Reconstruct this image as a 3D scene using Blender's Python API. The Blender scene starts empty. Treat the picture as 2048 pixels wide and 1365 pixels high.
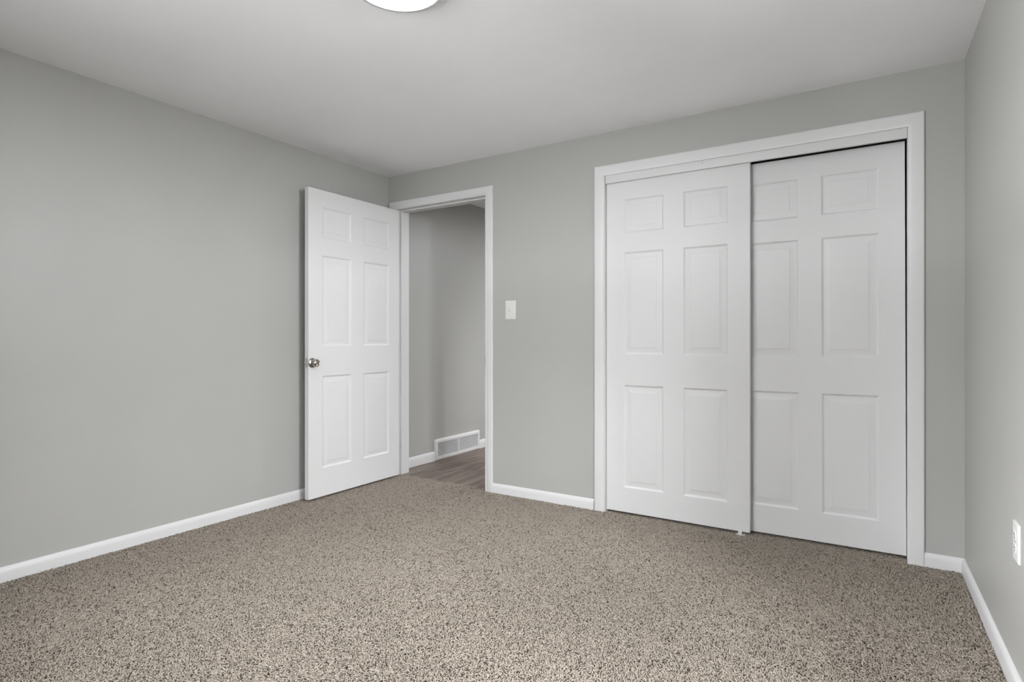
import bpy, bmesh, math, random
import numpy as np
from mathutils import Vector, Matrix

random.seed(7)
rng = np.random.default_rng(11)
scene = bpy.context.scene
COL = scene.collection
PI = math.pi

# ------------------------------------------------------------------ camera
YAW = 0.5631
CAM = (3.2131, -3.2928, 1.055)
F_PX = 1154.58
cam_data = bpy.data.cameras.new('camera')
cam_data.sensor_width = 36.0
cam_data.sensor_fit = 'HORIZONTAL'
cam_data.lens = 36.0 * F_PX / 2048.0
cam_data.shift_y = -4.48 / 2048.0
cam_data.clip_start = 0.05
cam = bpy.data.objects.new('camera', cam_data)
COL.objects.link(cam)
cam.location = CAM
cam.rotation_euler = (PI / 2, 0, YAW)
scene.camera = cam

# ------------------------------------------------------------------ world, daylight and fill lights
world = bpy.data.worlds.new('World')
scene.world = world
world.use_nodes = True
bg = world.node_tree.nodes['Background']
bg.inputs['Color'].default_value = (1.0, 1.0, 1.0, 1)
bg.inputs['Strength'].default_value = 0.0


def area(name, loc, target, sx, sy, power, color=(1, 1, 1), spread=PI):
    d = bpy.data.lights.new(name, 'AREA')
    d.shape = 'RECTANGLE'
    d.size, d.size_y = sx, sy
    d.energy = power
    d.color = color
    d.spread = spread
    o = bpy.data.objects.new(name, d)
    COL.objects.link(o)
    o.location = loc
    o.rotation_euler = (Vector(target) - Vector(loc)).to_track_quat('-Z', 'Y').to_euler()
    return o


POWER = {'ra_mid': 118, 'ra_high': 255, 'rb_mid': 180, 'rb_high': 55, 'rc_mid': 60, 'rc_high': 205, 'r_ground': 60, 'f_far': 245, 'f_mid': 115, 'f_high': 285, 'fd_mid': 575, 'fd_high': 1020, 'f_ground': 335, 'fd_ground': 850, 'hall_sky': 100, 'hall_amb': 47, 'lamp': 60}
DAY = (0.968, 0.978, 1.0)
# daylight through the window in the right wall, just out of view beside the camera: patches of
# the sky in three directions (ra, rb, rc), each at a middle and a high elevation, and an added upward light for the ceiling
for pre, yc in (('ra', -1.45), ('rb', -2.25), ('rc', -3.05)):
    for key, zc, hh, tz in ((pre + '_mid', 1.85, 0.8, 1.4), (pre + '_high', 3.2, 1.6, 1.2)):
        area('daylight_right_' + key, (5.4, yc, zc), (3.5, -1.70, tz), 0.8, hh, POWER[key], DAY)
area('daylight_right_ground', (5.4, -1.70, -0.6), (3.4, -1.70, 1.7), 3.0, 2.4, POWER['r_ground'], DAY)  # aimed upward to brighten the ceiling
# fill lights through an added window in the front wall, behind the camera
for key, xc, zc, hh, tz in (('f_mid', 1.75, 1.85, 0.7, 1.4), ('f_high', 1.75, 3.2, 1.6, 1.2), ('fd_mid', -0.6, 1.85, 0.7, 1.4), ('fd_high', -0.6, 3.2, 1.6, 1.2)):
    area('daylight_front_' + key, (xc, -5.4, zc), (1.75, -3.4, tz), 2.0, hh, POWER[key], DAY)
# low fill light further off, added to lift the upper back wall
area('daylight_front_far', (0.9, -9.0, 0.1), (1.75, -3.6, 1.45), 5.0, 1.3, POWER['f_far'], DAY)
area('daylight_front_ground', (1.75, -5.6, -0.6), (1.75, -3.4, 1.7), 3.0, 2.4, POWER['f_ground'], DAY)  # upward fill, added to brighten the ceiling
area('daylight_front_fd_ground', (-1.2, -6.0, -0.4), (1.75, -3.5, 1.5), 2.4, 2.0, POWER['fd_ground'], DAY)  # upward fill, added for the upper right of the room
# unseen light for the hallway, through a window added at its far side
area('hall_daylight', (4.0, 0.96, 2.40), (0.0, 0.94, 0.70), 0.3, 0.9, POWER['hall_sky'], DAY)
area('hall_lamp_light', (1.5, 2.0, 2.25), (1.5, 2.0, 0.0), 0.3, 0.3, POWER['hall_amb'], DAY)  # fill added to lift the hallway; no lamp hangs there
LAMP_STRENGTH = POWER['lamp']

scene.view_settings.view_transform = 'Standard'
scene.view_settings.look = 'None'
scene.view_settings.gamma = 1.0
scene.view_settings.use_curve_mapping = False
scene.view_settings.exposure = 0.10
try:
    scene.cycles.use_denoising = True
    scene.cycles.max_bounces = 14
    scene.cycles.diffuse_bounces = 10
    scene.cycles.caustics_reflective = False
    scene.cycles.caustics_refractive = False
    scene.cycles.sample_clamp_indirect = 6.0
except Exception:
    pass


# ------------------------------------------------------------------ materials
def srgb(c):
    return tuple(((v / 12.92) if v <= 0.04045 else ((v + 0.055) / 1.055) ** 2.4) for v in (x / 255.0 for x in c))


def new_mat(name):
    m = bpy.data.materials.new(name)
    m.use_nodes = True
    nt = m.node_tree
    return m, nt, nt.nodes['Principled BSDF']


def paint(name, rgb, rough=0.5, spec=0.3, bump=0.0, bscale=120.0, var=0.015):
    m, nt, b = new_mat(name)
    N = nt.nodes
    tc = N.new('ShaderNodeTexCoord')
    nz = N.new('ShaderNodeTexNoise')
    nz.inputs['Scale'].default_value = bscale
    nz.inputs['Detail'].default_value = 3
    nt.links.new(tc.outputs['Object'], nz.inputs['Vector'])
    big = N.new('ShaderNodeTexNoise')
    big.inputs['Scale'].default_value = 2.2
    big.inputs['Detail'].default_value = 2
    nt.links.new(tc.outputs['Object'], big.inputs['Vector'])
    ramp = N.new('ShaderNodeValToRGB')
    lo = tuple(v * (1 - var) for v in rgb)
    hi = tuple(min(1, v * (1 + var)) for v in rgb)
    ramp.color_ramp.elements[0].position = 0.3
    ramp.color_ramp.elements[1].position = 0.7
    ramp.color_ramp.elements[0].color = (*lo, 1)
    ramp.color_ramp.elements[1].color = (*hi, 1)
    nt.links.new(big.outputs['Fac'], ramp.inputs['Fac'])
    nt.links.new(ramp.outputs['Color'], b.inputs['Base Color'])
    b.inputs['Roughness'].default_value = rough
    b.inputs['Specular IOR Level'].default_value = spec
    if bump:
        bp = N.new('ShaderNodeBump')
        bp.inputs['Strength'].default_value = bump
        bp.inputs['Distance'].default_value = 0.001
        nt.links.new(nz.outputs['Fac'], bp.inputs['Height'])
        nt.links.new(bp.outputs['Normal'], b.inputs['Normal'])
    return m


M_WALL = paint('grey_wall_paint', (0.415, 0.415, 0.398), 0.42, 0.35, 0.06, 160)
M_CEIL = paint('white_ceiling_paint', (0.90, 0.90, 0.91), 0.8, 0.15, 0.05, 140)
M_TRIM = paint('white_trim_paint', (0.67, 0.67, 0.67), 0.38, 0.4, 0.0, 90, 0.006)
M_DOOR = paint('white_door_paint', (0.69, 0.69, 0.69), 0.42, 0.35, 0.03, 220, 0.006)
M_PLASTIC = paint('white_plastic', (0.69, 0.69, 0.68), 0.3, 0.5, 0.0, 50, 0.004)
M_GRILLE = paint('white_metal_enamel', (0.74, 0.74, 0.74), 0.4, 0.5, 0.0, 50, 0.004)
M_DARK = paint('dark_void', (0.02, 0.02, 0.02), 0.8, 0.1)  # near black in place of shade, for the closet and the vent
M_TRACK = paint('dark_steel_track', (0.03, 0.03, 0.03), 0.5, 0.4)
M_SLOT = paint('black_slot', (0.01, 0.01, 0.01), 0.6, 0.2)
M_RIM = paint('satin_light_rim', (0.62, 0.62, 0.62), 0.35, 0.5, 0.0, 40, 0.004)


def metal(name, rgb, rough):
    m, nt, b = new_mat(name)
    b.inputs['Base Color'].default_value = (*rgb, 1)
    b.inputs['Metallic'].default_value = 1.0
    N = nt.nodes
    tc = N.new('ShaderNodeTexCoord')
    nz = N.new('ShaderNodeTexNoise')
    nz.inputs['Scale'].default_value = 300
    nt.links.new(tc.outputs['Object'], nz.inputs['Vector'])
    mr = N.new('ShaderNodeMapRange')
    mr.inputs['To Min'].default_value = rough * 0.8
    mr.inputs['To Max'].default_value = rough * 1.2
    nt.links.new(nz.outputs['Fac'], mr.inputs['Value'])
    nt.links.new(mr.outputs['Result'], b.inputs['Roughness'])
    return m


M_NICKEL = metal('satin_nickel', (0.52, 0.48, 0.44), 0.24)
M_STEEL = metal('dull_steel', (0.55, 0.54, 0.52), 0.35)

m, nt, b = new_mat('lit_diffuser')
b.inputs['Base Color'].default_value = (0.9, 0.9, 0.9, 1)
b.inputs['Emission Color'].default_value = (0.975, 0.99, 1.0, 1)
b.inputs['Emission Strength'].default_value = LAMP_STRENGTH
M_LAMP = m

m, nt, b = new_mat('window_glass')
for n in list(nt.nodes):
    if n.type == 'BSDF_PRINCIPLED':
        nt.nodes.remove(n)
tr = nt.nodes.new('ShaderNodeBsdfTransparent')
gl = nt.nodes.new('ShaderNodeBsdfGlossy')
gl.inputs['Roughness'].default_value = 0.02
mx = nt.nodes.new('ShaderNodeMixShader')
mx.inputs['Fac'].default_value = 0.05
nt.links.new(tr.outputs[0], mx.inputs[1])
nt.links.new(gl.outputs[0], mx.inputs[2])
nt.links.new(mx.outputs[0], nt.nodes['Material Output'].inputs['Surface'])
M_GLASS = m


def carpet_mat():
    m, nt, b = new_mat('tan_frieze_yarn')
    N, L = nt.nodes, nt.links
    at = N.new('ShaderNodeAttribute')
    at.attribute_name = 'yarn'
    ramp = N.new('ShaderNodeValToRGB')
    cr = ramp.color_ramp
    cr.elements[0].position = 0.0
    cr.elements[0].color = (0.070, 0.057, 0.045, 1)
    cr.elements[1].position = 1.0
    cr.elements[1].color = (0.51, 0.46, 0.396, 1)
    for p, c in ((0.14, (0.15, 0.124, 0.101, 1)), (0.3, (0.33, 0.288, 0.242, 1)), (0.7, (0.425, 0.378, 0.322, 1))):
        e = cr.elements.new(p)
        e.color = c
    L.new(at.outputs['Fac'], ramp.inputs['Fac'])
    L.new(ramp.outputs['Color'], b.inputs['Base Color'])
    b.inputs['Roughness'].default_value = 0.9
    b.inputs['Specular IOR Level'].default_value = 0.08
    return m


def carpet_base_mat():
    m, nt, b = new_mat('tan_frieze_backing')
    N, L = nt.nodes, nt.links
    tc = N.new('ShaderNodeTexCoord')
    vo = N.new('ShaderNodeTexVoronoi')
    vo.inputs['Scale'].default_value = 150
    L.new(tc.outputs['Object'], vo.inputs['Vector'])
    ramp = N.new('ShaderNodeValToRGB')
    ramp.color_ramp.elements[0].color = (0.42, 0.36, 0.30, 1)
    ramp.color_ramp.elements[1].color = (0.10, 0.08, 0.06, 1)
    ramp.color_ramp.elements[1].position = 0.75
    L.new(vo.outputs['Distance'], ramp.inputs['Fac'])
    L.new(ramp.outputs['Color'], b.inputs['Base Color'])
    b.inputs['Roughness'].default_value = 0.95
    b.inputs['Specular IOR Level'].default_value = 0.05
    return m


def vinyl_mat():
    m, nt, b = new_mat('grey_brown_vinyl_plank')
    N, L = nt.nodes, nt.links
    tc = N.new('ShaderNodeTexCoord')
    mp = N.new('ShaderNodeMapping')
    mp.inputs['Rotation'].default_value = (0, 0, PI / 2)
    L.new(tc.outputs['Object'], mp.inputs['Vector'])
    br = N.new('ShaderNodeTexBrick')
    br.inputs['Scale'].default_value = 1.0
    br.inputs['Brick Width'].default_value = 1.22
    br.inputs['Row Height'].default_value = 0.18
    br.inputs['Mortar Size'].default_value = 0.0012
    br.inputs['Mortar Smooth'].default_value = 0.1
    br.inputs['Bias'].default_value = 0.0
    br.offset = 0.37
    br.inputs['Color1'].default_value = (0.0, 0.0, 0.0, 1)
    br.inputs['Color2'].default_value = (1, 1, 1, 1)
    br.inputs['Mortar'].default_value = (0.5, 0.5, 0.5, 1)
    L.new(mp.outputs['Vector'], br.inputs['Vector'])
    sc = N.new('ShaderNodeMapping')
    sc.inputs['Scale'].default_value = (22.0, 1.6, 1.0)
    L.new(tc.outputs['Object'], sc.inputs['Vector'])
    wofs = N.new('ShaderNodeVectorMath')
    wofs.operation = 'MULTIPLY_ADD'
    wofs.inputs[1].default_value = (7.0, 7.0, 7.0)
    L.new(br.outputs['Color'], wofs.inputs[0])
    L.new(sc.outputs['Vector'], wofs.inputs[2])
    nz = N.new('ShaderNodeTexNoise')
    nz.inputs['Scale'].default_value = 1.3
    nz.inputs['Detail'].default_value = 6
    nz.inputs['Roughness'].default_value = 0.62
    nz.inputs['Distortion'].default_value = 0.6
    L.new(wofs.outputs[0], nz.inputs['Vector'])
    ramp = N.new('ShaderNodeValToRGB')
    cr = ramp.color_ramp
    cr.elements[0].position = 0.28
    cr.elements[0].color = (0.075, 0.056, 0.046, 1)
    cr.elements[1].position = 0.72
    cr.elements[1].color = (0.33, 0.272, 0.236, 1)
    e = cr.elements.new(0.48)
    e.color = (0.20, 0.160, 0.138, 1)
    L.new(nz.outputs['Fac'], ramp.inputs['Fac'])
    mixc = N.new('ShaderNodeMix')
    mixc.data_type = 'RGBA'
    mixc.blend_type = 'MULTIPLY'
    mixc.inputs['Factor'].default_value = 0.35
    L.new(ramp.outputs['Color'], mixc.inputs[6])
    tint = N.new('ShaderNodeValToRGB')
    tint.color_ramp.elements[0].color = (0.62, 0.60, 0.60, 1)
    tint.color_ramp.elements[1].color = (1, 1, 1, 1)
    L.new(br.outputs['Color'], tint.inputs['Fac'])
    L.new(tint.outputs['Color'], mixc.inputs[7])
    seam = N.new('ShaderNodeMix')
    seam.data_type = 'RGBA'
    L.new(br.outputs['Fac'], seam.inputs['Factor'])
    L.new(mixc.outputs[2], seam.inputs[6])
    seam.inputs[7].default_value = (0.09, 0.07, 0.06, 1)
    L.new(seam.outputs[2], b.inputs['Base Color'])
    b.inputs['Roughness'].default_value = 0.5
    b.inputs['Specular IOR Level'].default_value = 0.3
    return m


M_YARN = carpet_mat()
M_BACKING = carpet_base_mat()
M_VINYL = vinyl_mat()


# ------------------------------------------------------------------ mesh helpers
def tag(o, label, cat, kind=None, group=None):
    o['label'] = label
    o['category'] = cat
    if kind:
        o['kind'] = kind
    if group:
        o['group'] = group
    return o


def obj(name, bm, mat, parent=None, smooth=False, angle=None):
    bmesh.ops.recalc_face_normals(bm, faces=bm.faces[:])
    me = bpy.data.meshes.new(name)
    bm.to_mesh(me)
    bm.free()
    me.materials.append(mat)
    if smooth or angle:
        me.polygons.foreach_set('use_smooth', [True] * len(me.polygons))
        if angle:
            me.set_sharp_from_angle(angle=math.radians(angle))
    o = bpy.data.objects.new(name, me)
    COL.objects.link(o)
    if parent:
        o.parent = parent
    return o


def empty(name, loc=(0, 0, 0), rotz=0.0):
    o = bpy.data.objects.new(name, None)
    o.empty_display_size = 0.1
    o.location = loc
    o.rotation_euler = (0, 0, rotz)
    COL.objects.link(o)
    return o


def box(bm, x0, x1, y0, y1, z0, z1, bevel=0.0, seg=2):
    ret = bmesh.ops.create_cube(bm, size=1.0)
    vs = ret['verts']
    for v in vs:
        v.co = Vector((x0 + (v.co.x + .5) * (x1 - x0), y0 + (v.co.y + .5) * (y1 - y0), z0 + (v.co.z + .5) * (z1 - z0)))
    if bevel:
        es = {e for v in vs for e in v.link_edges}
        bmesh.ops.bevel(bm, geom=list(es), offset=bevel, segments=seg, affect='EDGES', profile=0.5)


def lathe(bm, prof, axis='z', n=48, center=(0, 0, 0), cap=True):
    """prof: list of (radius, along)"""
    c = Vector(center)
    rings = []
    for r, h in prof:
        ring = []
        for k in range(n):
            a = 2 * PI * k / n
            p, q = r * math.cos(a), r * math.sin(a)
            if axis == 'z':
                co = Vector((p, q, h))
            elif axis == 'x':
                co = Vector((h, p, q))
            else:
                co = Vector((p, h, q))
            ring.append(bm.verts.new(c + co))
        rings.append(ring)
    for a, b_ in zip(rings, rings[1:]):
        for k in range(n):
            bm.faces.new((a[k], a[(k + 1) % n], b_[(k + 1) % n], b_[k]))
    if cap:
        bm.faces.new(rings[0])
        bm.faces.new(rings[-1][::-1])


def extrude_profile(bm, prof, stations):
    """stations: list of functions (w, d) -> Vector, one per mitre; joins profile between them, closed loop"""
    rings = [[bm.verts.new(f(w, d)) for w, d in prof] for f in stations]
    n = len(prof)
    for a, b_ in zip(rings, rings[1:]):
        for k in range(n):
            bm.faces.new((a[k], a[(k + 1) % n], b_[(k + 1) % n], b_[k]))
    bm.faces.new(rings[0])
    bm.faces.new(rings[-1][::-1])


# ------------------------------------------------------------------ room dimensions
W = 3.550
H = 2.316
RA = 0.0179                      # the right wall runs very slightly out of square
YF = -3.62                       # front wall, behind the camera
TH = 0.14                        # thickness of the back wall
ZB = -0.016                      # under the carpet pile
DX0, DX1, DZ = 0.08, 0.913, 2.052      # entry door opening (jamb faces)
CX0, CX1, CZ = 1.807, 3.337, 2.062     # closet opening (jamb faces)
HX = -0.03                       # hallway wall
HZ = 2.33
HEND = 3.2


def rw(s, off, z):
    """a point on the right wall: s along it towards the camera, off into the room"""
    return Vector((W + math.sin(RA) * s - math.cos(RA) * off, -math.cos(RA) * s - math.sin(RA) * off, z))


# ------------------------------------------------------------------ structure
bm = bmesh.new()
box(bm, -0.13, W + 0.25, YF - 0.12, 0.75, -0.12, ZB)
tag(obj('floor', bm, M_BACKING), 'floor slab under the tan bedroom carpet', 'floor', 'structure')

bm = bmesh.new()
box(bm, -0.13, W + 0.25, YF - 0.12, TH, H, H + 0.12)
tag(obj('ceiling', bm, M_CEIL), 'flat white painted bedroom ceiling', 'ceiling', 'structure')

bm = bmesh.new()
box(bm, -0.13, 0.0, YF - 0.12, 0.0, ZB, H)
tag(obj('wall_left', bm, M_WALL), 'long grey wall on the left beside the open door', 'wall', 'structure')

# back wall with the two openings
bm = bmesh.new()
JT = 0.018
xs = [-0.13, DX0 - JT, DX1 + JT, CX0 - JT, CX1 + JT, W + 0.12]
box(bm, xs[0], xs[1], 0, TH, ZB, H)
box(bm, xs[2], xs[3], 0, TH, ZB, H)
box(bm, xs[4], xs[5], 0, TH, ZB, H)
box(bm, xs[1], xs[2], 0, TH, DZ + JT, H)
box(bm, xs[3], xs[4], 0, TH, CZ + JT, H)
bmesh.ops.remove_doubles(bm, verts=bm.verts[:], dist=1e-5)
tag(obj('wall_back', bm, M_WALL), 'grey wall at the back holding the doorway and the closet', 'wall', 'structure')

# right wall with a window opening beside the camera
WR = (1.34, 2.06, 0.85, 2.04)      # s0, s1, z0, z1


def rw_box(bm, s0, s1, o0, o1, z0, z1):
    pts = [rw(s, o, z) for z in (z0, z1) for s, o in ((s0, o0), (s1, o0), (s1, o1), (s0, o1))]
    v = [bm.verts.new(p) for p in pts]
    for f in ((0, 1, 2, 3), (4, 5, 6, 7), (0, 1, 5, 4), (1, 2, 6, 5), (2, 3, 7, 6), (3, 0, 4, 7)):
        bm.faces.new([v[i] for i in f])


bm = bmesh.new()
L_ = -YF + 0.12
rw_box(bm, 0, WR[0], 0, -0.12, ZB, H)
rw_box(bm, WR[1], L_, 0, -0.12, ZB, H)
rw_box(bm, WR[0], WR[1], 0, -0.12, ZB, WR[2])
rw_box(bm, WR[0], WR[1], 0, -0.12, WR[3], H)
bmesh.ops.remove_doubles(bm, verts=bm.verts[:], dist=1e-5)
tag(obj('wall_right', bm, M_WALL), 'grey wall on the right with the power outlet', 'wall', 'structure')

# front wall behind the camera, with an opening added for fill light
WF = (1.05, 2.45, 0.90, 2.06)
bm = bmesh.new()
x1 = W + 0.22
box(bm, -0.13, WF[0], YF - 0.12, YF, ZB, H)
box(bm, WF[1], x1, YF - 0.12, YF, ZB, H)
box(bm, WF[0], WF[1], YF - 0.12, YF, ZB, WF[2])
box(bm, WF[0], WF[1], YF - 0.12, YF, WF[3], H)
tag(obj('wall_front', bm, M_WALL), 'grey wall behind the camera with a window', 'wall', 'structure')


def window(name, f, a0, a1, z0, z1, label):
    """f(a, depth, z): a along the wall, depth outwards"""
    def fb(bm, u0, u1, d0, d1, v0, v1):
        pts = [f(u, d, v) for v in (v0, v1) for u, d in ((u0, d0), (u1, d0), (u1, d1), (u0, d1))]
        vs = [bm.verts.new(p) for p in pts]
        for q in ((0, 1, 2, 3), (4, 5, 6, 7), (0, 1, 5, 4), (1, 2, 6, 5), (2, 3, 7, 6), (3, 0, 4, 7)):
            bm.faces.new([vs[i] for i in q])
    root = empty(name, f((a0 + a1) / 2, 0.05, z0))
    inv = Matrix.Translation(root.location).inverted()
    t = 0.045
    bm = bmesh.new()
    fb(bm, a0, a0 + t, 0.03, 0.09, z0, z1)
    fb(bm, a1 - t, a1, 0.03, 0.09, z0, z1)
    fb(bm, a0 + t, a1 - t, 0.03, 0.09, z0, z0 + t)
    fb(bm, a0 + t, a1 - t, 0.03, 0.09, z1 - t, z1)
    bm.transform(inv)
    obj('window_frame', bm, M_TRIM, root)
    zm = (z0 + z1) / 2
    for nm, lo, hi, d in (('lower_sash', z0 + t, zm + 0.02, 0.04), ('upper_sash', zm - 0.02, z1 - t, 0.066)):
        bm = bmesh.new()
        s = 0.035
        fb(bm, a0 + t, a0 + t + s, d, d + 0.024, lo, hi)
        fb(bm, a1 - t - s, a1 - t, d, d + 0.024, lo, hi)
        fb(bm, a0 + t + s, a1 - t - s, d, d + 0.024, lo, lo + s)
        fb(bm, a0 + t + s, a1 - t - s, d, d + 0.024, hi - s, hi)
        bm.transform(inv)
        sash = obj(nm, bm, M_TRIM, root)
        bm = bmesh.new()
        fb(bm, a0 + t + s, a1 - t - s, d + 0.010, d + 0.014, lo + s, hi - s)
        bm.transform(inv)
        obj('glass_pane', bm, M_GLASS, sash)
    tag(root, label, 'window', 'structure')


window('window_1', lambda a, d, z: rw(a, -d, z), *WR, 'white sash window in the right wall beside the camera')
window('window_2', lambda a, d, z: Vector((a, YF - d, z)), *WF, 'white sash window in the wall behind the camera')  # unseen window, put in for the front fill lights

window('window_3', lambda a, d, z: Vector((2.45 + d, a, z)), 0.82, 1.55, 0.75, 1.85, 'white sash window at the far side of the hallway')  # unseen window, put in to limit the hallway light

# closet shell, its inner shade put into the dark colour
bm = bmesh.new()
y0, y1 = TH, 0.74
cx0, cx1 = 1.62, W + 0.05
box(bm, cx0 - 0.05, cx0, y0, y1, ZB, H)
box(bm, cx1, cx1 + 0.05, y0, y1, ZB, H)
box(bm, cx0 - 0.05, cx1 + 0.05, y1, y1 + 0.05, ZB, H)
box(bm, cx0 - 0.05, cx1 + 0.05, y0, y1 + 0.05, H, H + 0.05)
tag(obj('wall_closet', bm, M_DARK), 'unlit closet interior behind the sliding doors', 'wall', 'structure')

# hallway shell
bm = bmesh.new()
box(bm, HX - 0.1, HX, TH, HEND, -0.02, HZ)
tag(obj('wall_hall_left', bm, M_WALL), 'grey hallway wall seen through the open doorway', 'wall', 'structure')
HR, HB, HFX = 1.02, 0.80, 2.45
bm = bmesh.new()
box(bm, HX - 0.1, HFX + 0.1, HEND, HEND + 0.1, -0.02, HZ)
tag(obj('wall_hall_end', bm, M_WALL), 'grey end wall of the hallway out of sight', 'wall', 'structure')
bm = bmesh.new()
box(bm, HR, HR + 0.08, TH, HB, -0.02, HZ)
box(bm, HR, HFX + 0.1, HB - 0.01, HB, -0.02, HZ)
tag(obj('wall_hall_right', bm, M_WALL), 'grey hallway wall around the back of the closet, out of sight', 'wall', 'structure')
HW = (0.82, 1.55, 0.75, 1.85)  # opening added to shape the light on the hallway wall
bm = bmesh.new()
box(bm, HFX, HFX + 0.1, HB, HW[0], -0.02, HZ)
box(bm, HFX, HFX + 0.1, HW[1], HEND, -0.02, HZ)
box(bm, HFX, HFX + 0.1, HW[0], HW[1], -0.02, HW[2])
box(bm, HFX, HFX + 0.1, HW[0], HW[1], HW[3], HZ)
tag(obj('wall_hall_far', bm, M_WALL), 'grey hallway wall with a window, out of sight', 'wall', 'structure')
bm = bmesh.new()
box(bm, HX - 0.1, HFX + 0.1, TH, HEND + 0.1, HZ, HZ + 0.1)
tag(obj('ceiling_hall', bm, M_CEIL), 'white hallway ceiling seen at the top of the doorway', 'ceiling', 'structure')
bm = bmesh.new()
box(bm, HX - 0.1, HR, 0.045, HB, -0.015, -0.003)
box(bm, HX - 0.1, HFX + 0.1, HB, HEND + 0.1, -0.015, -0.003)
tag(obj('floor_hall', bm, M_VINYL), 'grey brown wood plank floor in the hallway', 'floor', 'structure')

# ------------------------------------------------------------------ baseboards
BBH = 0.0625
BASE = [(0.0, 0.0), (0.0, 0.013), (0.036, 0.013), (0.046, 0.0118), (0.053, 0.0092), (0.058, 0.0058), (0.0615, 0.0028), (BBH, 0.0)]
BASE = [(z if z else ZB + 0.001, d) for z, d in BASE]


def baseboard(name, label, a, b_, parent=None):
    """a, b_: functions (z, d) -> point"""
    bm = bmesh.new()
    extrude_profile(bm, BASE, [a, b_])
    return tag(obj(name, bm, M_TRIM, None, angle=25), label, 'baseboard', 'structure')


baseboard('baseboard_left', 'white baseboard along the foot of the left wall',
          lambda z, d: Vector((d, YF, z)), lambda z, d: Vector((d, -0.0005, z)))
baseboard('baseboard_back', 'short white baseboard between the doorway and the closet',
          lambda z, d: Vector((0.979, -d, z)), lambda z, d: Vector((1.737, -d, z)))
baseboard('baseboard_corner', 'tiny white baseboard between the closet trim and the right wall',
          lambda z, d: Vector((3.402, -d, z)), lambda z, d: Vector((W - d, -d, z)))
baseboard('baseboard_right', 'white baseboard along the foot of the right wall',
          lambda z, d: rw(d, d, z), lambda z, d: rw(3.6, d, z))
BH2 = 0.078


def hallb(y):
    return lambda z, d: Vector((HX + d, y, z * (BH2 / BBH) if z > 0 else -0.003))


bm = bmesh.new()
extrude_profile(bm, BASE, [hallb(TH + 0.0005), hallb(0.585)])
extrude_profile(bm, BASE, [hallb(1.236), hallb(HEND)])
tag(obj('baseboard_hall', bm, M_TRIM, None, angle=25), 'white baseboard in the hallway on both sides of the vent', 'baseboard', 'structure')

# ------------------------------------------------------------------ door casings (trim)
CAS = [(0.0, 0.0), (0.0, 0.0055), (0.002, 0.0075), (0.006, 0.0082), (0.009, 0.0065), (0.012, 0.0068), (0.0145, 0.0092), (0.019, 0.0105),
       (0.030, 0.0118), (0.050, 0.0128), (0.055, 0.0125), (0.058, 0.0105), (0.0595, 0.007), (0.060, 0.0)]


def casing(bm, x0, x1, zt, prof, y=0.0, sgn=-1, zb=ZB + 0.001, leg_off=0.0):
    sts = [lambda w, d: Vector((x0 - w, y + sgn * d, zb)), lambda w, d: Vector((x0 - w, y + sgn * d, zt + w)),
           lambda w, d: Vector((x1 + w, y + sgn * d, zt + w)), lambda w, d: Vector((x1 + w, y + sgn * d, zb))]
    extrude_profile(bm, prof, sts)


# entry doorway
trim1 = empty('trim_1', ((DX0 + DX1) / 2, 0, 0))
off = Vector((-(DX0 + DX1) / 2, 0, 0))
bm = bmesh.new()
casing(bm, DX0 - 0.009, DX1 + 0.007, 2.052, CAS)
bmesh.ops.translate(bm, verts=bm.verts[:], vec=off)
obj('door_casing', bm, M_TRIM, trim1, angle=30)
bm = bmesh.new()
casing(bm, DX0 - 0.009, DX1 + 0.007, 2.052, CAS, TH, 1, -0.003)
bmesh.ops.translate(bm, verts=bm.verts[:], vec=off)
# the hallway casing sits clear of the hall wall on the left
for v in bm.verts:
    v.co.x = max(v.co.x, HX + 0.014 + off.x)
obj('hall_casing', bm, M_TRIM, trim1, angle=30)
bm = bmesh.new()
box(bm, DX0 - JT, DX0, 0, TH, ZB + 0.001, DZ + JT)
box(bm, DX1, DX1 + JT, 0, TH, ZB + 0.001, DZ + JT)
box(bm, DX0, DX1, 0, TH, DZ, DZ + JT)
bmesh.ops.translate(bm, verts=bm.verts[:], vec=off)
obj('door_jamb', bm, M_TRIM, trim1)
bm = bmesh.new()
box(bm, DX0, DX0 + 0.010, 0.042, 0.074, -0.002, DZ, 0.002)
box(bm, DX1 - 0.010, DX1, 0.042, 0.074, -0.002, DZ, 0.002)
box(bm, DX0 + 0.010, DX1 - 0.010, 0.042, 0.074, DZ - 0.010, DZ, 0.002)
bmesh.ops.translate(bm, verts=bm.verts[:], vec=off)
obj('door_stop', bm, M_TRIM, trim1)
bm = bmesh.new()
box(bm, DX1 - 0.0022, DX1 + 0.0004, 0.0, 0.034, 0.868, 0.930, 0.0006)
box(bm, DX1 - 0.0036, DX1 + 0.0030, -0.0032, -0.0004, 0.874, 0.924, 0.0008)
bmesh.ops.translate(bm, verts=bm.verts[:], vec=off)
sp = obj('strike_plate', bm, M_STEEL, trim1)
sp['label'] = 'dull metal strike plate'
tag(trim1, 'white trim framing the open bedroom doorway', 'door frame', 'structure')

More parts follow.
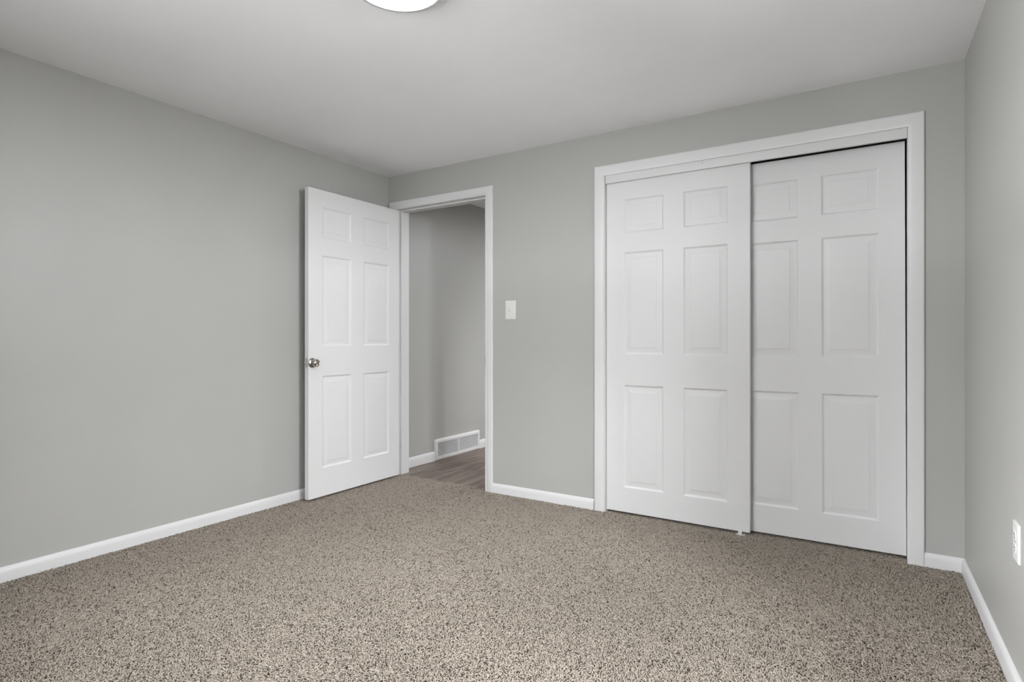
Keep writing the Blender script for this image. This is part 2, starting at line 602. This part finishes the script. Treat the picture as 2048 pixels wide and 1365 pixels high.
# closet
trim2 = empty('trim_2', ((CX0 + CX1) / 2, 0, 0))
off = Vector((-(CX0 + CX1) / 2, 0, 0))
CAS2 = [(0.0, 0.0), (0.0, 0.0055), (0.003, 0.0080), (0.008, 0.0095), (0.013, 0.0112),
        (0.030, 0.0125), (0.052, 0.0132), (0.057, 0.0128), (0.061, 0.0105), (0.0625, 0.007), (0.063, 0.0)]
bm = bmesh.new()
casing(bm, CX0 - 0.004, CX1 + 0.003, 2.052, CAS2)
bmesh.ops.translate(bm, verts=bm.verts[:], vec=off)
obj('closet_casing', bm, M_TRIM, trim2, angle=30)
bm = bmesh.new()
box(bm, CX0 - JT, CX0, 0, TH, ZB + 0.001, CZ + JT)
box(bm, CX1, CX1 + JT, 0, TH, ZB + 0.001, CZ + JT)
box(bm, CX0, CX1, 0, TH, CZ, CZ + JT)
bmesh.ops.translate(bm, verts=bm.verts[:], vec=off)
obj('closet_jamb', bm, M_TRIM, trim2)
bm = bmesh.new()
box(bm, CX0 + 0.002, CX1 - 0.001, 0.001, 0.0185, 2.0035, CZ, 0.003, 3)
bmesh.ops.translate(bm, verts=bm.verts[:], vec=off)
obj('valance', bm, M_TRIM, trim2, angle=40)
bm = bmesh.new()
box(bm, CX0 + 0.001, CX1 - 0.001, 0.0190, 0.0205, 2.030, CZ)
box(bm, CX0 + 0.001, CX1 - 0.001, 0.0615, 0.064, 2.030, CZ)
box(bm, CX0 + 0.001, CX1 - 0.001, 0.112, 0.115, 2.020, CZ)
box(bm, CX0 + 0.001, CX1 - 0.001, 0.0190, 0.115, CZ - 0.003, CZ)
bmesh.ops.translate(bm, verts=bm.verts[:], vec=off)
tk = obj('sliding_track', bm, M_TRACK, trim2)
tk['label'] = 'dark metal sliding track'
bm = bmesh.new()
for hx, hz, hy in ((2.390, 2.0395, 0.0008),):
    lathe(bm, [(0.0022, hy), (0.0012, hy + 0.001)], 'y', 12, (hx, 0, hz))
bmesh.ops.translate(bm, verts=bm.verts[:], vec=off)
nh = obj('nail_hole', bm, M_TRACK, trim2)
tag(trim2, 'white trim and valance framing the closet opening', 'closet frame', 'structure')


# ------------------------------------------------------------------ six panel doors
# profile of the moulding: (inset from the panel's edge, depth below the face)
STICK = [(0.0, 0.0), (0.0025, 0.0007), (0.0080, 0.0054), (0.0120, 0.0070), (0.0150, 0.0070), (0.0430, 0.0017), (0.0440, 0.0007), (0.0475, 0.0004)]


def door_slab(bm, w, z0, z1, th, cols, rows, prof=STICK):
    """slab in local coords: x 0..w, front face at y=0 (towards -y), back at y=th"""
    def face_side(y, s):
        gx = sorted({0.0, w, *[c for p in cols for c in p]})
        gz = sorted({z0, z1, *[r for p in rows for r in p]})
        for i in range(len(gx) - 1):
            for j in range(len(gz) - 1):
                a, b_, c, d = gx[i], gx[i + 1], gz[j], gz[j + 1]
                if (a, b_) in cols and (c, d) in rows:
                    prev = None
                    for ins, dep in prof:
                        q = [bm.verts.new(Vector((x, y + s * dep, z))) for x, z in
                             ((a + ins, c + ins), (b_ - ins, c + ins), (b_ - ins, d - ins), (a + ins, d - ins))]
                        if prev:
                            for k in range(4):
                                bm.faces.new((prev[k], prev[(k + 1) % 4], q[(k + 1) % 4], q[k]))
                        prev = q
                    bm.faces.new(prev)
                else:
                    bm.faces.new([bm.verts.new(Vector((x, y, z))) for x, z in ((a, c), (b_, c), (b_, d), (a, d))])
    face_side(0.0, 1)
    face_side(th, -1)
    for q in (((0, 0, z0), (0, th, z0), (0, th, z1), (0, 0, z1)), ((w, 0, z0), (w, th, z0), (w, th, z1), (w, 0, z1)),
              ((0, 0, z0), (w, 0, z0), (w, th, z0), (0, th, z0)), ((0, 0, z1), (w, 0, z1), (w, th, z1), (0, th, z1))):
        bm.faces.new([bm.verts.new(Vector(p)) for p in q])
    bmesh.ops.remove_doubles(bm, verts=bm.verts[:], dist=1e-6)


# entry door, standing open along the left wall
XF, YH, YN = 0.118, -0.0135, -0.8475
DW = YH - YN
door1 = empty('door_1', (XF, YH, 0.0))
# local x runs from the hinge (0) to the free edge (DW); local -y is the face seen from the room
Mloc = Matrix(((0, -1, 0, 0), (-1, 0, 0, 0), (0, 0, 1, 0), (0, 0, 0, 1)))
bm = bmesh.new()
cols = [(round(YH + 0.375 - 0.255, 4) + 0.0, 0)]
c1 = (-0.120 - YH, -0.375 - YH)
c2 = (-0.488 - YH, -0.737 - YH)
cols = [(round(-c1[0], 5), round(-c1[1], 5)), (round(-c2[0], 5), round(-c2[1], 5))]
rows = [(0.199, 0.8105), (1.004, 1.6085), (1.7225, 1.926)]
door_slab(bm, DW, 0.014, 2.037, 0.035, cols, rows)
bm.transform(Mloc)
obj('door_slab', bm, M_DOOR, door1, angle=12)


def local1(bm, pts_fn):
    bm.transform(Mloc)


KX, KZ = -YH + 0.7907, 0.8985
for side, nm in ((-1, 'door_knob'), (1, 'door_knob')):
    base_y = 0.0 if side < 0 else 0.035
    bm = bmesh.new()
    s = side
    knob = [(0.0115, 0.004), (0.0115, 0.018), (0.0135, 0.022), (0.019, 0.0265), (0.0245, 0.032), (0.0262, 0.038), (0.0255, 0.044),
            (0.0228, 0.0495), (0.0190, 0.053), (0.0165, 0.0545), (0.0150, 0.0538), (0.0135, 0.0532), (0.0105, 0.0532), (0.0098, 0.0555), (0.0055, 0.0562), (0.0008, 0.0563)]
    kf = 1.0 if side < 0 else 0.60
    lathe(bm, [(r * kf, base_y + s * h * kf) for r, h in knob], 'y', 40, (KX, 0, KZ))
    bm.transform(Mloc)
    kn = obj(nm, bm, M_NICKEL, door1, angle=50)
    kn['label'] = 'round satin nickel door knob'
    bm = bmesh.new()
    rose = [(0.0325, 0.0), (0.0325, 0.003), (0.0310, 0.0055), (0.027, 0.0085), (0.021, 0.0115), (0.0155, 0.0135), (0.0125, 0.0142)]
    lathe(bm, [(r, base_y + s * h) for r, h in rose], 'y', 40, (KX, 0, KZ))
    bm.transform(Mloc)
    obj('knob_rose', bm, M_NICKEL, kn, angle=50)
    if side < 0:
        bm = bmesh.new()
        box(bm, KX - 0.0022, KX + 0.0022, base_y - 0.0568, base_y - 0.0555, KZ - 0.006, KZ + 0.006)
        bm.transform(Mloc)
        obj('lock_button', bm, M_SLOT, kn)
bm = bmesh.new()
box(bm, DW - 0.0005, DW + 0.0012, 0.006, 0.029, KZ - 0.030, KZ + 0.030, 0.0005)
bm.transform(Mloc)
lp = obj('latch_plate', bm, M_STEEL, door1)
lp['label'] = 'dull metal latch plate on the door edge'
bm = bmesh.new()
lathe(bm, [(0.0085, DW + 0.001), (0.0085, DW + 0.0018), (0.0062, DW + 0.0019)], 'x', 20, (0, 0.0175, KZ))
box(bm, DW + 0.001, DW + 0.010, 0.012, 0.022, KZ - 0.0055, KZ + 0.0055, 0.002)
bm.transform(Mloc)
lb = obj('latch_bolt', bm, M_STEEL, lp)
for hz in (0.22, 1.03, 1.84):
    bm = bmesh.new()
    lathe(bm, [(0.0055, hz - 0.044), (0.0055, hz + 0.044)], 'z', 16, (-0.004, 0.039, 0))
    box(bm, -0.0016, 0.0, 0.004, 0.037, hz - 0.044, hz + 0.044)
    bm.transform(Mloc)
    obj('hinge', bm, M_STEEL, door1, angle=40)
tag(door1, 'white six panel door standing open along the left wall', 'door', 'structure')

# closet sliding doors
rows2 = [(0.1555, 0.7760), (0.960, 1.5785), (1.6915, 1.8985)]
PT = 0.034
door2 = empty('door_2', (1.8095, 0.022, 0.0))
bm = bmesh.new()
door_slab(bm, 2.6365 - 1.8095, 0.0075, 2.028, PT, [(0.1105, 0.3555), (0.4690, 0.7135)], rows2)
obj('door_slab', bm, M_DOOR, door2, angle=12)
tag(door2, 'white six panel sliding closet door on the left, in front', 'closet door', 'structure')

door3 = empty('door_3', (3.3352, 0.0715, 0.0))
door3.rotation_euler = (0, -0.0034, 0)
bm = bmesh.new()
door_slab(bm, 0.824, 0.0085, 2.0095, PT, [(0.1105, 0.3610), (0.4655, 0.7165)], rows2)
bmesh.ops.translate(bm, verts=bm.verts[:], vec=(-0.824, 0, 0))
obj('door_slab', bm, M_DOOR, door3, angle=12)
tag(door3, 'white six panel sliding closet door on the right, behind the other', 'closet door', 'structure')

# nylon floor guide under the overlapping doors
guide = empty('floor_guide', (2.588, 0.018, 0.0))
bm = bmesh.new()
box(bm, -0.020, 0.024, -0.014, 0.100, -0.0155, -0.006, 0.001)
obj('guide_base', bm, M_PLASTIC, guide)
bm = bmesh.new()
box(bm, -0.010, 0.010, -0.010, -0.001, -0.0065, 0.0135, 0.002)
obj('guide_tab', bm, M_PLASTIC, guide)
tag(guide, 'small white plastic guide on the carpet under the sliding closet doors', 'door guide')

# ------------------------------------------------------------------ light switch
sw = empty('light_switch', (1.124, 0.0, 1.2495))
sw.rotation_euler = (0, math.radians(1.0), 0)
bm = bmesh.new()
pw, ph = 0.0405, 0.0635
for a in (1,):
    z_prof = [(0.0, 0.0), (0.0, 0.003), (0.0015, 0.0048), (0.004, 0.0060), (0.007, 0.0064)]
    prev = None
    for ins, dep in z_prof:
        q = [bm.verts.new(Vector((x, -dep, z))) for x, z in ((-pw + ins, -ph + ins), (pw - ins, -ph + ins), (pw - ins, ph - ins), (-pw + ins, ph - ins))]
        if prev:
            for k in range(4):
                bm.faces.new((prev[k], prev[(k + 1) % 4], q[(k + 1) % 4], q[k]))
        prev = q
    bm.faces.new(prev)
obj('switch_plate', bm, M_PLASTIC, sw, angle=35)
bm = bmesh.new()
v = [Vector(p) for p in ((-.0045, -.006, -.011), (.0045, -.006, -.011), (.0045, -.006, .011), (-.0045, -.006, .011),
                         (-.0035, -.013, -.005), (.0035, -.013, -.005), (.003, -.0185, .0085), (-.003, -.0185, .0085))]
vs = [bm.verts.new(p) for p in v]
for f in ((0, 1, 2, 3), (0, 1, 5, 4), (1, 2, 6, 5), (2, 3, 7, 6), (3, 0, 4, 7), (4, 5, 6, 7)):
    bm.faces.new([vs[i] for i in f])
obj('toggle', bm, M_PLASTIC, sw)
for z in (-0.030, 0.030):
    bm = bmesh.new()
    lathe(bm, [(0.0032, -0.0062), (0.0030, -0.0070), (0.0018, -0.0074)], 'y', 16, (0, 0, z))
    obj('screw', bm, M_PLASTIC, sw, angle=40)
tag(sw, 'white toggle light switch on the back wall beside the doorway', 'light switch')

# ------------------------------------------------------------------ power outlet on the right wall
oc = rw(1.0385, 0.0, 0.450)
outlet = empty('power_outlet', oc, PI / 2 - 0 + RA)
# local frame: x along the wall, -y ... built directly: local +y points out of the room
outlet.rotation_euler = (0, 0, -PI / 2 + RA)
pw, ph = 0.0350, 0.0580
bm = bmesh.new()
prev = None
for ins, dep in [(0.0, 0.0), (0.0, 0.003), (0.0015, 0.0048), (0.004, 0.0060), (0.007, 0.0064)]:
    q = [bm.verts.new(Vector((x, -dep, z))) for x, z in ((-pw + ins, -ph + ins), (pw - ins, -ph + ins), (pw - ins, ph - ins), (-pw + ins, ph - ins))]
    if prev:
        for k in range(4):
            bm.faces.new((prev[k], prev[(k + 1) % 4], q[(k + 1) % 4], q[k]))
    prev = q
bm.faces.new(prev)
obj('outlet_plate', bm, M_PLASTIC, outlet, angle=35)
for zc in (-0.0195, 0.0195):
    bm = bmesh.new()
    n = 32
    top, bot = [], []
    for k in range(n):
        a = 2 * PI * k / n
        x = 0.0172 * math.cos(a)
        z = max(-0.0138, min(0.0138, 0.0172 * math.sin(a)))
        bot.append(bm.verts.new(Vector((x, -0.0062, zc + z))))
        top.append(bm.verts.new(Vector((x * 0.96, -0.0082, zc + z * 0.96))))
    for k in range(n):
        bm.faces.new((bot[k], bot[(k + 1) % n], top[(k + 1) % n], top[k]))
    bm.faces.new(top)
    rc = obj('receptacle', bm, M_PLASTIC, outlet)
    bm = bmesh.new()
    box(bm, -0.0075, -0.0055, -0.0086, -0.0080, zc - 0.001, zc + 0.0075)
    box(bm, 0.0055, 0.0075, -0.0086, -0.0080, zc - 0.000, zc + 0.0065)
    lathe(bm, [(0.0024, -0.0086), (0.0024, -0.0080)], 'y', 16, (0, 0, zc - 0.0070))
    obj('slots', bm, M_SLOT, rc)
bm = bmesh.new()
lathe(bm, [(0.0032, -0.0062), (0.0030, -0.0070), (0.0018, -0.0074)], 'y', 16, (0, 0, 0))
obj('screw', bm, M_STEEL, outlet, angle=40)
tag(outlet, 'white double power outlet low on the right wall', 'power outlet')

# ------------------------------------------------------------------ floor vent in the hallway
VY0, VY1, VZ0, VZ1 = 0.578, 1.240, -0.002, 0.178
vent = empty('vent_grille', (HX, (VY0 + VY1) / 2, 0.0))
VL = VY1 - VY0
VD = 0.020


def vb(bm, y0, y1, d0, d1, z0, z1, bev=0.0):
    box(bm, d0, d1, y0 - VL / 2, y1 - VL / 2, z0, z1, bev)


bm = bmesh.new()
# outer frame as a picture-frame profile: outer edge on the wall, raised lip inside
ow = [(0.0, 0.0), (0.0, 0.013), (0.003, 0.0165), (0.008, 0.0185), (0.029, VD), (0.0325, VD - 0.0015), (0.0335, 0.004)]


def vring(ins, dep):
    r = [(-VL / 2 + ins, VZ0 + ins * 0.95), (VL / 2 - ins, VZ0 + ins * 0.95), (VL / 2 - ins, VZ1 - ins), (-VL / 2 + ins, VZ1 - ins)]
    # rounded upper corners
    out = []
    rad = max(0.016 - ins * 0.6, 0.0015)
    for i, (y, z) in enumerate(r):
        if i in (2, 3):
            sy = -1 if i == 2 else 1
            cy, cz = y + sy * rad, z - rad
            for k in range(6):
                a = (PI / 2) * k / 5
                if i == 2:
                    out.append((cy + rad * math.cos(a), cz + rad * math.sin(a)))
                else:
                    out.append((cy - rad * math.sin(a), cz + rad * math.cos(a)))
        else:
            out.append((y, z))
    return [bm.verts.new(Vector((dep, y, z))) for y, z in out]


prev = None
for ins, dep in ow:
    ring = vring(ins, dep)
    if prev:
        n = len(ring)
        for k in range(n):
            bm.faces.new((prev[k], prev[(k + 1) % n], ring[(k + 1) % n], ring[k]))
    prev = ring
obj('vent_frame', bm, M_GRILLE, vent, angle=35)
IN = 0.0335
bm = bmesh.new()
box(bm, 0.004, VD - 0.0005, -0.007, 0.007, VZ0 + IN * 0.95, VZ1 - IN, 0.001)
obj('mullion', bm, M_GRILLE, vent)
for a, b_ in ((-VL / 2 + IN, -0.007), (0.007, VL / 2 - IN)):
    bm = bmesh.new()
    zs = np.linspace(VZ0 + IN * 0.95 + 0.003, VZ1 - IN - 0.003, 15)
    for z in zs:
        q = [(VD - 0.0035, z - 0.0026), (VD - 0.0025, z - 0.0016), (0.009, z + 0.0016), (0.008, z + 0.0008)]
        ring0 = [bm.verts.new(Vector((d, a, zz))) for d, zz in q]
        ring1 = [bm.verts.new(Vector((d, b_, zz))) for d, zz in q]
        for k in range(4):
            bm.faces.new((ring0[k], ring0[(k + 1) % 4], ring1[(k + 1) % 4], ring1[k]))
        bm.faces.new(ring0)
        bm.faces.new(ring1[::-1])
    obj('louvers', bm, M_GRILLE, vent)
bm = bmesh.new()
box(bm, 0.0005, 0.002, -VL / 2 + 0.01, VL / 2 - 0.01, VZ0 + 0.01, VZ1 - 0.01)
obj('duct_backing', bm, M_DARK, vent)  # dark sheet standing for the shade behind the louvers
tag(vent, 'white louvered air vent low on the hallway wall by the plank floor', 'air vent')

# ------------------------------------------------------------------ ceiling light
lamp = empty('ceiling_light', (1.800, -1.803, H))
bm = bmesh.new()
lathe(bm, [(0.162, 0.0), (0.1725, -0.0005), (0.1735, -0.006), (0.1730, -0.020), (0.1710, -0.0255), (0.1670, -0.0290), (0.1600, -0.0315), (0.1540, -0.0325), (0.1500, -0.0322), (0.1485, -0.0290)], 'z', 96, cap=False)
obj('light_rim', bm, M_RIM, lamp, angle=40)
bm = bmesh.new()
lathe(bm, [(0.1490, -0.0288), (0.1300, -0.0300), (0.09, -0.0308), (0.04, -0.0312), (0.002, -0.0313)], 'z', 96)
obj('diffuser', bm, M_LAMP, lamp, smooth=True)
tag(lamp, 'round flush white ceiling light switched on', 'ceiling light')


# ------------------------------------------------------------------ carpet
def make_carpet():
    sp = 0.0050
    nx = int((W + 0.2) / sp)
    ny = int((0.16 - YF) / sp)
    gx, gy = np.meshgrid(np.arange(nx), np.arange(ny))
    x = (gx.ravel() + rng.uniform(-0.5, 0.5, gx.size)) * sp
    y = YF + (gy.ravel() + rng.uniform(-0.5, 0.5, gx.size)) * sp
    # strands gather in small tufts
    cs = 0.0068
    ci, cj = np.floor(x / cs), np.floor(y / cs)

    def h2(a, b, k):
        v = np.sin(a * 127.1 + b * 311.7 + k * 74.7) * 43758.5453
        return v - np.floor(v)
    ccx, ccy = (ci + 0.5 + 0.6 * (h2(ci, cj, 1) - 0.5)) * cs, (cj + 0.5 + 0.6 * (h2(ci, cj, 2) - 0.5)) * cs
    chh, cang = h2(ci, cj, 3), h2(ci, cj, 4) * 2 * PI
    x, y = x + 0.22 * (ccx - x), y + 0.22 * (ccy - y)
    # inside the room, the door threshold and the closet
    e = 0.003
    inside = (x > 0.012 + e) & (y < -0.0125 - e) & (x < W + np.tan(RA) * (-y) - 0.013 - e)
    jag = 0.004 * np.sin(x * 61) + 0.003 * np.sin(x * 147 + 1.3)
    thr = (y >= -0.03) & (x > DX0 + e) & (x < DX1 - e) & (y < 0.042 + jag)
    clo = (y >= -0.03) & (x > CX0 + e) & (x < CX1 - e)
    # nothing stands where the casing legs come down
    keep = inside | thr | clo
    # the part of the floor that can be seen from about here
    dx, dy = x - CAM[0], y - CAM[1]
    dep = -dx * math.sin(YAW) + dy * math.cos(YAW)
    lat = dx * math.cos(YAW) + dy * math.sin(YAW)
    keep &= (dep > 1.2) & (np.abs(lat) < 0.95 * dep + 0.75)
    x, y, chh, cang = x[keep], y[keep], chh[keep], cang[keep]
    n = x.size
    # slow wander of the pile's lean, as left by footsteps and the vacuum
    wob = (np.sin(x * 2.1 + 1.7 * np.sin(y * 1.3)) + np.sin(y * 2.9 + 1.1 * np.sin(x * 1.9 + 2)) + 0.7 * np.sin((x + y) * 4.3 + 0.5)) * 0.5
    wob2 = np.sin(x * 3.7 - y * 2.2 + 0.6) + np.sin(y * 5.1 + x * 1.4)
    ang = cang + rng.normal(0, 1.4, n)
    lean = rng.uniform(0.0045, 0.0095, n)
    bx = 0.0036 * wob
    by = 0.0036 * wob2 * 0.6
    hx, hy = np.cos(ang) * lean + bx, np.sin(ang) * lean + by
    # tufts at the edge of the pile lean back from the trim
    curl = rng.uniform(-0.0040, 0.0040, n)
    hz = rng.uniform(0.0125, 0.0150, n) + 0.0016 * (chh - 0.5) + 0.0010 * wob
    hz[(y > -0.012) & (x > CX0) & (x < CX1)] *= 0.45
    rad = rng.uniform(0.0015, 0.0021, n)
    yarn = np.clip(rng.normal(0.56, 0.17, n), 0.16, 1.0)
    dark = rng.uniform(0, 1, n) < 0.085
    yarn[dark] = rng.uniform(0.0, 0.16, dark.sum())
    ts = np.array([0.08, 0.42, 0.74, 1.0])
    S = 3
    P = np.zeros((n, len(ts) * S + 1, 3), np.float32)
    ph = rng.uniform(0, PI / 2, n)
    droop = rng.uniform(-0.004, 0.007, n)
    fac_r = [0.85, 1.05, 1.0, 0.75]

    def path(t):
        px = x + hx * (t ** 1.3 - 0.45) - np.sin(ang) * curl * np.sin(t * PI)
        py = y + hy * (t ** 1.3 - 0.45) + np.cos(ang) * curl * np.sin(t * PI)
        pz = ZB + 0.001 + hz * (1 - (1 - min(t / 0.72, 1.0)) ** 2.2) - droop * max(t - 0.72, 0.0)
        return np.stack([px, py, pz], -1)
    for i, t in enumerate(ts):
        c = path(t)
        d = path(min(t + 0.05, 1.05)) - path(t - 0.05)
        d /= np.linalg.norm(d, axis=1, keepdims=True)
        ref = np.stack([-np.sin(ang), np.cos(ang), np.zeros(n)], -1)
        u = np.cross(d, ref)
        u /= np.linalg.norm(u, axis=1, keepdims=True)
        v = np.cross(d, u)
        for k in range(S):
            a = ph + 2 * PI * k / S + i * 0.5
            P[:, i * S + k] = c + (rad * fac_r[i])[:, None] * (np.cos(a)[:, None] * u + np.sin(a)[:, None] * v)
        if i == len(ts) - 1:
            P[:, -1] = c + d * (rad * 0.75)[:, None]
    # keep the pile out of the trim and the walls
    ptx, pty = P[..., 0], P[..., 1]
    in_room = (pty < -0.0135)
    lim_r = W + math.tan(RA) * (-pty) - 0.0138
    np.clip(ptx, 0.0138, lim_r, out=ptx)
    front = (y < -0.015)
    over = front[:, None] & (pty > -0.0138) & ~((ptx > CX0) & (ptx < CX1)) & ~((ptx > DX0) & (ptx < DX1))
    pty[over] = -0.0138
    # the floor guide presses the pile down
    quads, tris = [], []
    for i in range(len(ts) - 1):
        for k in range(S):
            k2 = (k + 1) % S
            quads.append((i * S + k, i * S + k2, (i + 1) * S + k2, (i + 1) * S + k))
    last = (len(ts) - 1) * S
    for k in range(S):
        tris.append((last + k, last + (k + 1) % S, last + S))
    nv = P.shape[1]
    base = (np.arange(n) * nv)[:, None]
    q = (np.array(quads).ravel()[None, :] + base).astype(np.int32)
    t3 = (np.array(tris).ravel()[None, :] + base).astype(np.int32)
    loops = np.concatenate([q, t3], axis=1).ravel()
    sizes = np.tile(np.array([4] * len(quads) + [3] * len(tris), np.int32), n)
    starts = np.concatenate([[0], np.cumsum(sizes)[:-1]]).astype(np.int32)
    me = bpy.data.meshes.new('carpet')
    me.vertices.add(n * nv)
    me.vertices.foreach_set('co', P.ravel())
    me.loops.add(loops.size)
    me.loops.foreach_set('vertex_index', loops)
    me.polygons.add(sizes.size)
    me.polygons.foreach_set('loop_start', starts)
    try:
        me.polygons.foreach_set('loop_total', sizes)
    except Exception:
        pass
    me.polygons.foreach_set('use_smooth', np.ones(sizes.size, bool))
    at = me.attributes.new('yarn', 'FLOAT', 'POINT')
    at.data.foreach_set('value', np.repeat(yarn, nv).astype(np.float32))
    me.update(calc_edges=True)
    me.materials.append(M_YARN)
    o = bpy.data.objects.new('carpet', me)
    COL.objects.link(o)
    print('TUFTS', n, 'verts', n * nv)
    return tag(o, 'tan and brown flecked shaggy carpet covering the whole bedroom floor', 'carpet', 'stuff')


make_carpet()
